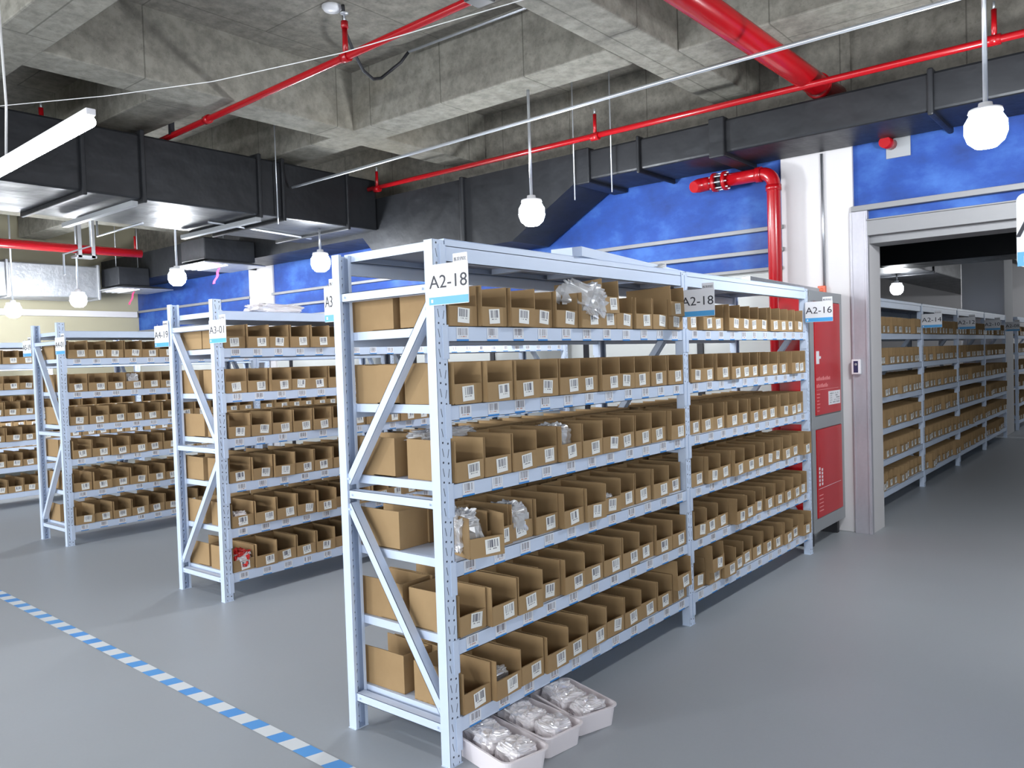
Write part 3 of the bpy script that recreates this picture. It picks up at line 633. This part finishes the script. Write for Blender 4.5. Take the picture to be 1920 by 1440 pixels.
# three bins nested into the bins below them
nest = [(0.0, 0, 6, 'tilted cardboard bin set into another on the top shelf, near bay, A2-18 rack'), (0.0, 0, 10, 'raised cardboard bin beside the A2-18 middle sign, top shelf, set into another'),
        (0.0, 5, 10, 'raised cardboard bin set into another beside the middle post, bottom shelf'), (RL, 5, 1, 'raised cardboard bin set into another, bottom shelf, far bay, A2-18 rack')]
for (x, li, i, lab) in nest:
    bx = x + W + 0.012 + (i + 0.5) * (RL - W - 0.024) / 11
    specs.append([99, bx, -0.028, LEV[li] + 0.074, random.uniform(-.05, .05), -0.03, lab, 2, i, li])
specs.sort(key=lambda s: -s[0])
MB_ST = MB()
proto = bpy.data.objects.new('cardboard_bin', bin_meshes[0]); protol = bpy.data.objects.new('barcode_label', lab_meshes[0])
tmpl = bin_mb(5); tl = blabel(3)
for n, (pr, x, y, z, rot, tilt, lab, var, i, li) in enumerate(specs):
    if n < 300:
        o = proto.copy(); o.data = bin_meshes[var]; C.objects.link(o); o.location = (x, y, z); o.rotation_euler = (tilt, 0, rot)
        tag(o, lab, 'cardboard bin', 'open cardboard bins with barcodes')
        if abs(rot) < 1.5:
            q = protol.copy(); q.data = lab_meshes[(i * 3 + li * 5 + var) % 8]; C.objects.link(q); q.parent = o
    else:
        X = Matrix.Translation((x, y, z)) @ Euler((tilt, 0, rot)).to_matrix().to_4x4()
        for src, off in ((tmpl, 0), (tl, 1)):
            if off == 1 and abs(rot) > 1.5: continue
            k0 = len(MB_ST.v); MB_ST.v += [tuple(X @ Vector(v)) for v in src.v]; MB_ST.f += [tuple(k0 + a for a in f) for f in src.f]
            MB_ST.mi += [off] * len(src.f); MB_ST.uv += src.uv; MB_ST.sm += src.sm
o = MB_ST.build('cardboard_bin', ['card', 'bcode'])
tag(o, 'many small distant or half-hidden cardboard bins on the farther racks', 'cardboard bin', 'open cardboard bins with barcodes', 'stuff')

# ------------------------------------------------------------------ location signs
def rrect(w, h, r, n=5):
    pts = []
    for cx, cy, a0 in ((w / 2 - r, h / 2 - r, 0), (-w / 2 + r, h / 2 - r, PI / 2), (-w / 2 + r, -h / 2 + r, PI), (w / 2 - r, -h / 2 + r, 1.5 * PI)):
        for i in range(n + 1): a = a0 + PI / 2 * i / n; pts.append((cx + r * math.cos(a), cy + r * math.sin(a)))
    return pts
def plate(m, w, h, r, t, z=0.0, mi=0, dy=0):
    P = rrect(w, h, r); a = [(p[0], p[1] + dy, z) for p in P]; b = [(p[0], p[1] + dy, z + t) for p in P]
    m.face(list(reversed(a)), mi); m.face(b, mi)
    for i in range(len(P)): j = (i + 1) % len(P); m.face([a[i], a[j], b[j], b[i]], mi)
def sign(x, y, z, txt, lab, w=0.20, h=0.15, tab=True, yaw=0.0, r=0.004, ts=0.062):
    # local: x right, y up, z out of the face; world face looks to -X
    B = Matrix(((0, 0, -1), (-1, 0, 0), (0, 1, 0))).to_4x4()
    t = tag(empty('location_sign', (x, y, z)), lab, 'sign', 'rack location signs'); t.rotation_euler = (Matrix.Rotation(yaw, 4, 'Z') @ B).to_euler()
    m = MB(); plate(m, w, h, r, 0.0025); m.build('sign_board', 'lwhite', t)
    m = MB(); m.box(-w / 2 + 0.001, w / 2 - 0.001, -h / 2 + 0.002, -h / 2 + 0.030, 0.0026, 0.0032); m.build('blue_band', 'lblue', t)
    m = MB(); m.box(-w / 2 + 0.012, -w / 2 + 0.022, -h / 2 + 0.010, -h / 2 + 0.022, 0.0032, 0.0037)
    m.build('band_print', 'lwhite', t)
    if tab:
        m = MB(); m.box(w / 2 - 0.072, w / 2 - 0.002, h / 2 - 0.001, h / 2 + 0.03, 0.0, 0.0024); m.build('sign_tab', 'lwhite', t)
        o = place('tab_lettering', text_mesh('拣货四区', 0.0155), t, 0, (w / 2 - 0.037, h / 2 + 0.008, 0.0028))
    o = place('lettering', text_mesh(txt, ts), t, 0, (0 if w > .15 else -0.022, 0.008, 0.003)); o.scale = (1.25 if w > .15 else 0.72, 1.1, 1)
    m = MB(); m.tube([(-w * 0.32 if w < .3 else 0, h / 2 - 0.004, 0.003), (-w * 0.32, h / 2 + 0.012, -0.004), (-w * 0.32, h / 2 - 0.004, -0.012)], 0.0012, 6); m.build('hanging_clip', 'steelw', t)
    return t
sign(-0.006, -0.083, 1.826, 'A2-18', 'white A2-18 sign on the nearest rack corner post')
sign(1.935, -0.105, 1.820, 'A2-18', 'white A2-18 sign on the middle post of the nearest rack')
sign(3.888, -0.105, 1.822, 'A2-16', 'white A2-16 sign on the last post before the red cabinet')
sign(0.008, 0.607, 1.80, 'A3', 'white sign reading A3 behind the left post of the nearest rack', 0.108)
sign(0.672, 2.645, 1.785, 'A3-01', 'white A3-01 sign on the second rack end')
sign(0.672, 3.38, 1.785, 'A4-19', 'white sign on the rear post of the A3-01 rack')
sign(0.792, 5.43, 1.79, 'A4-01', 'small white sign on the front post of the third rack')
sign(0.792, 6.18, 1.79, 'A5-19', 'small white sign on the rear post of the third rack, far left')
for i, tx in enumerate(('A2-14', 'A2-12', 'A2-10', 'A2-08')):
    sign(5.60 + (i + 1) * RL2 - 0.012, -0.105, 1.815, tx, 'white %s sign on a rack post beyond the doorway' % tx)
sign(-0.245, -1.975, 1.765, 'A1-01', 'rounded white sign cut off at the right edge of the picture', 0.19, 0.145, False, 0, 0.014)

# ------------------------------------------------------------------ fire hydrant cabinet
t = tag(empty('fire_cabinet', (4.08, 0.035, 0.12)), 'tall grey fire cabinet with two red doors beside the doorway', 'fire cabinet')
m = MB(); m.box(0, 0.76, 0.004, 0.24, 0, 1.88); m.build('cabinet_body', 'grey', t, 0.004)
m = MB()
for z0, z1, xa, xb in ((0.0, 0.10, 0, 0.76), (0.80, 0.90, 0.075, 0.69), (1.80, 1.88, 0, 0.76)): m.box(xa, xb, -0.008, 0.004, z0, z1)
m.box(0, 0.075, -0.008, 0.004, 0.10, 1.80); m.box(0.69, 0.76, -0.008, 0.004, 0.10, 1.80)
m.build('cabinet_frame', 'grey', t, 0.002)
m = MB(); m.box(-0.004, -0.001, 0.03, 0.235, 0.02, 1.86); m.build('side_panel', 'reddoor', t)
for z0, z1, up in ((0.91, 1.795, True), (0.105, 0.795, False)):
    d = MB().box(0.08, 0.685, -0.014, 0.002, z0, z1).build('cabinet_door', 'reddoor', t, 0.002)
    m = MB()
    if up:
        m.box(0.10, 0.16, -0.017, -0.014, z0 + 0.40, z0 + 0.50); m.box(0.16, 0.20, -0.017, -0.014, z0 + 0.44, z0 + 0.46)
        m.build('door_latch', 'lwhite', d)
        m = MB()
        for r_ in range(2):
            for i in range(11):
                xx = 0.10 + i * 0.030; hh = 0.020 + 0.010 * ((i * 7 + r_) % 3) / 2
                if r_ == 0 or i < 9: m.box(xx, xx + 0.014, -0.0155, -0.014, z0 + 0.27 - r_ * 0.055, z0 + 0.27 - r_ * 0.055 + hh)
        for i in range(6): m.box(0.10, 0.15 + 0.01 * (i % 3), -0.0155, -0.014, z0 + 0.03 + i * 0.026, z0 + 0.036 + i * 0.026)
        m.box(0.10, 0.62, -0.0155, -0.014, z0 + 0.195, z0 + 0.198)
        m.build('door_print', plain('pale_red_print', srgb(232, 150, 150), 0.5), d)
        m = MB(); m.box(0.37, 0.655, -0.0165, -0.014, z0 + 0.065, z0 + 0.175, 0)
        rr = random.Random(4)
        for a in range(14):
            for b in range(5):
                if rr.random() < 0.5: m.box(0.40 + a * 0.017, 0.411 + a * 0.017, -0.0175, -0.0165, z0 + 0.078 + b * 0.018, z0 + 0.088 + b * 0.018, 1)
        m.build('notice_label', ['lwhite', 'grey'], d)
    else:
        for i, (x0, h0) in enumerate(((0.115, 0.155), (0.175, 0.14))):
            for s in range(5): m.box(x0, x0 + 0.026, -0.0155, -0.014, z0 + 0.25 + s * h0 / 5, z0 + 0.25 + (s + 0.7) * h0 / 5)
        m.box(0.10, 0.64, -0.0155, -0.014, z0 + 0.225, z0 + 0.2275)
        m.build('door_print', 'lwhite', d)
        m = MB()
        for i in range(5): m.box(0.11, 0.20, -0.0155, -0.014, z0 + 0.05 + i * 0.03, z0 + 0.057 + i * 0.03)
        m.build('small_print', bpy.data.materials['pale_red_print'], d)
for x in (0.05, 0.66): MB().box(x, x + 0.05, 0.03, 0.20, -0.12, 0.002).build('cabinet_foot', 'dark', t)

# ------------------------------------------------------------------ fittings on the column and wall
t = tag(empty('alarm_box', (4.84, 0.178, 2.045)), 'small orange junction box below the thin conduit on the white column', 'junction box')
MB().box(-0.035, 0, -0.032, 0.032, -0.036, 0.036).build('box_body', 'orange', t, 0.004)
MB().lathe([(0, 0.004), (0.016, 0.004), (0.018, 0)], 16).build('box_cover', 'orange', t, 0, (-0.035, 0, 0), (0, -PI / 2, 0))
t = tag(empty('fire_button', (4.84, 0.228, 1.978)), 'small pink square call point under the orange box', 'call point')
MB().box(-0.03, 0, -0.03, 0.03, -0.028, 0.028).build('button_body', plain('pink_plastic', srgb(226, 140, 140), 0.4), t, 0.004)
MB().box(-0.033, -0.03, -0.012, 0.012, -0.008, 0.008).build('button', 'lwhite', t)
t = tag(empty('alarm_sounder', (4.84, 0.297, 1.975)), 'round dark red alarm on white base above the A2-16 sign', 'alarm')
MB().box(-0.02, 0, -0.05, 0.05, -0.05, 0.05).build('base_plate', 'lwhite', t, 0.004)
MB().lathe([(0, 0.03), (0.022, 0.028), (0.03, 0.0)], 20).build('sounder', 'pink', t, 0, (-0.02, 0, 0), (0, -PI / 2, 0))
tag(MB().tube([(4.828, 0.162, 3.19), (4.828, 0.158, 2.08)], 0.012, 10).build('conduit', 'galv'), 'thin vertical conduit on the white column above the orange box', 'conduit')
t = tag(empty('wall_switch', (4.815, -0.095, 1.39)), 'white framed switch with dark panel on the steel door post', 'switch')
MB().box(-0.03, 0, -0.036, 0.036, -0.062, 0.062).build('switch_body', 'lwhite', t, 0.006)
MB().box(-0.032, -0.03, -0.018, 0.018, -0.048, 0.048).build('switch_panel', 'navy', t)
MB().lathe([(0, 0.002), (0.010, 0.002), (0.011, 0)], 14).build('button', 'grey', t, 0, (-0.032, 0, 0.02), (0, -PI / 2, 0))
t = tag(empty('wall_valve', (XW, -0.41, 3.14)), 'dark red pipe stub in a square wall patch above the doorway', 'pipe stub')
MB().box(-0.012, 0, -0.11, 0.07, -0.08, 0.09).build('wall_patch', 'grey', t)
MB().tube([(0, 0.03, 0.03), (-0.14, 0.05, 0.03)], 0.045, 16).build('pipe_stub', 'red', t)

# ------------------------------------------------------------------ loose beams and coil on top of the nearest rack
tag(MB().box(0, 1.50, 0, 0.05, 0, 0.045).box(0, 0.003, 0, 0.16, 0, 0.045).build('loose_shelf_beam', 'paint', None, 0.002, (0.95, -0.02, 2.008), (0, 0, math.radians(9))), 'loose pale beam lying on top of the nearest rack, near bay', 'loose beam', 'loose beams on the rack top')
tag(MB().box(0, 1.60, 0, 0.06, 0, 0.04).build('loose_shelf_beam', 'galv', None, 0.002, (3.05, 0.06, 2.009), (0, 0, math.radians(3))), 'loose grey beam overhanging the rack top beside the orange box', 'loose beam', 'loose beams on the rack top')
m = MB()
for j in range(3): m.tube([(0.06 * math.cos(a) , 0.045 * math.sin(a), 0.004 + 0.006 * j + 0.03 * (1 + math.cos(a)) * 0.5) for a in [2 * PI * i / 16 for i in range(17)]], 0.003, 6)
tag(m.build('cable_coil', 'cord', None, 0, (1.90, 0.12, 2.012)), 'small white cable coil on top of the nearest rack by the middle post', 'cable coil')

# ------------------------------------------------------------------ plastic bags
def bag_mesh(seed, sx, sy, sz, n=26, mat='film', amp=0.3):
    r = random.Random(seed); m = MB(); ph = [r.uniform(0, 6.28) for _ in range(8)]; fr = [r.uniform(2, 7) for _ in range(8)]
    rows = []
    for i in range(n + 1):
        row = []; a = PI * i / n
        for j in range(n):
            b = 2 * PI * j / n
            d = 1 + amp * (0.5 * math.sin(fr[0] * a + ph[0]) * math.sin(round(fr[1]) * b + ph[1]) + 0.3 * math.sin(round(fr[2] * 2) * b + ph[2] + 3 * a) + r.uniform(-0.35, 0.35))
            if i in (0, n): d = 1
            x = math.sin(a) * math.cos(b); y = math.sin(a) * math.sin(b); z = math.cos(a)
            e = lambda q: math.copysign(abs(q) ** 0.55, q)
            row.append(Vector((e(x) * sx * d, e(y) * sy * d, max(-1, e(z) * d) * sz + sz)))
        rows.append(row)
    for i in range(n):
        for j in range(n):
            j2 = (j + 1) % n; m.face([rows[i][j], rows[i + 1][j], rows[i + 1][j2], rows[i][j2]])
    return m
def bag(x, y, z, s, lab, seed, rot=(0, 0, 0), mat='film', group='clear plastic bags', amp=0.3, name='plastic_bag'):
    o = bag_mesh(seed, s[0], s[1], s[2], amp=amp).build(name, mat, None, 0, (x, y, z), rot)
    return tag(o, lab, 'plastic bag', group)
def bx(i, b=0): return b + W + 0.012 + (i + 0.5) * (RL - W - 0.024) / 11
bag(bx(5) - .01, 0.04, LEV[0] + 0.07, (0.08, 0.10, 0.07), 'crumpled clear bag spilling over a top shelf bin of the nearest rack', 1, (0.25, 0.2, 0.3), amp=0.4)
bag(bx(6), 0.12, LEV[0] + 0.12, (0.09, 0.08, 0.035), 'clear bag lying on the raised top shelf bin', 2, (0.0, 0.1, 0.3), amp=0.4)
bag(bx(4), 0.10, LEV[2] + 0.012, (0.066, 0.08, 0.075), 'shiny clear bag standing in a bin under the middle sign shelves', 3, (0, 0, .2), amp=.2)
bag(bx(0) + .03, 0.10, LEV[3] + 0.012, (0.06, 0.10, 0.080), 'clear bags heaped in the turned bin, fourth shelf down', 4, (0, 0, -.3), amp=.28)
bag(bx(2), 0.10, LEV[3] + 0.012, (0.062, 0.08, 0.070), 'clear bag in the third bin, fourth shelf down, nearest rack', 5, amp=.2)
bag(bx(1), 0.09, LEV[5] + 0.012, (0.062, 0.07, 0.040), 'clear bag low in a bottom shelf bin near the corner post', 6, amp=.2)
bag(bx(6), 0.08, LEV[3] + 0.012, (0.06, 0.06, 0.040), 'small clear bag in a bin left of the middle post, fourth shelf down', 7, amp=.2)
bag(0.30, 0.28, LEV[2] + 0.145, (0.16, 0.06, 0.02), 'flat clear bag across bins on the third shelf, behind the diagonal', 8, amp=.3)
bag(RL + .35, 0.08, LEV[5] + 0.04, (0.05, 0.06, 0.045), 'clear bag in a bottom shelf bin of the far bay', 9, amp=.2)
bag(1.33, 2.99, 1.93, (0.21, 0.10, 0.034), 'bundle of flat clear bags on top of the A3-01 rack', 10, (0, 0, 0.05), 'filmw', amp=0.35)
bag(0.68 + bx(0), 2.80, LEV[5] + 0.012, (0.062, 0.07, 0.060), 'red and white packets in the corner bin, bottom shelf, A3-01 rack', 12, mat='redthing', amp=.3, name='packet', group='packets in the A3-01 rack')
bag(0.68 + bx(0) + 0.0, 2.775, LEV[5] + 0.05, (0.055, 0.045, 0.035), 'clear bag over the red packets in the A3-01 rack', 13, mat='film', amp=.4)
bag(0.68 + bx(0), 2.79, LEV[4] + 0.012, (0.055, 0.07, 0.040), 'pale bag in the first bin, fifth shelf down, A3-01 rack', 14, mat='filmw', amp=.3)
bag(0.80 + bx(3), 5.58, LEV[1] + 0.012, (0.055, 0.06, 0.065), 'clear bag in a bin on the third rack, second shelf down', 15, amp=.3)

# ------------------------------------------------------------------ trays with bundles on the floor
def tray(x, y, rot, w, d, lab, labs, seed):
    t = tag(empty('plastic_tray', (x, y, 0.001), (0, 0, rot)), lab, 'plastic tray', 'white plastic trays on the floor')
    H = 0.088; m = MB(); th = 0.003
    def ring(w_, d_, r, z): return [(p[0], p[1], z) for p in rrect(w_, d_, r, 5)]
    L = [ring(w * 0.86, d * 0.90, 0.025, 0), ring(w * 0.97, d * 0.98, 0.035, H - 0.004), ring(w * 1.03, d * 1.02, 0.04, H - 0.004), ring(w * 1.03, d * 1.02, 0.04, H), ring(w * 0.955, d * 0.965, 0.032, H), ring(w * 0.845, d * 0.885, 0.022, th)]
    n = len(L[0])
    for a, b in zip(L[:-1], L[1:]):
        for i in range(n): j = (i + 1) % n; m.face([a[i], a[j], b[j], b[i]], 0, None, False)
    m.face(list(reversed(L[0]))); m.face(L[-1])
    m.build('tray_body', 'tray', t)
    X = Matrix.Translation((x, y, 0)) @ Matrix.Rotation(rot, 4, 'Z')
    for i, lb in enumerate(labs):
        p = X @ Vector((0.0 + 0.01 * (-1) ** i, -d * 0.27 + d * 0.56 * i / (len(labs) - 1), 0.012 + 0.004 * (i % 2)))
        bag(p.x, p.y, p.z, (w * 0.31, d * 0.145, 0.048), lb, seed + i, (0.05 * (-1) ** i, 0.03, rot + 0.08 * (-1) ** i), 'filmw', 'bagged bundles in the floor trays', 0.15, 'bagged_bundle')
tray(0.166, -0.085, -0.225, 0.215, 0.42, 'white plastic tray at the foot of the corner post', ['nearest bagged bundle in the tray by the corner post', 'middle bagged bundle in the tray by the corner post', 'bagged bundle under the shelf in the corner post tray'], 40)
tray(0.388, -0.090, -0.15, 0.215, 0.40, 'middle of the three white plastic trays on the floor', ['front bagged bundle in the middle floor tray', 'central bagged bundle in the middle floor tray', 'rear bagged bundle in the middle floor tray'], 50)
tray(0.630, -0.115, -0.30, 0.225, 0.37, 'white plastic tray farthest from the corner post, right of the others', ['front bagged bundle in the right floor tray', 'central bagged bundle in the right floor tray', 'rear bagged bundle in the right floor tray'], 60)

# ------------------------------------------------------------------ floor tape
m = MB(); A = Vector((-0.075, 6.0, 0.0015)); Bq = Vector((-0.245, 0.30, 0.0015)); n = 40; L = 0
pts = [A.lerp(Bq, i / n) for i in range(n + 1)] + [Vector((-0.285, -0.6, 0.0015)), Vector((-0.32, -1.5, 0.0015))]
acc = [0]
for a, b in zip(pts[:-1], pts[1:]): acc.append(acc[-1] + (b - a).length)
for i in range(len(pts) - 1):
    a, b = pts[i], pts[i + 1]; d = (b - a).normalized(); s = Vector((-d.y, d.x, 0)) * 0.037
    m.face([a + s, a - s, b - s, b + s], 0, [(0, acc[i] / 0.193), (1, acc[i] / 0.193), (1, acc[i + 1] / 0.193), (0, acc[i + 1] / 0.193)])
tag(m.build('floor_tape', 'tape'), 'blue and white striped tape line on the grey floor', 'floor tape')
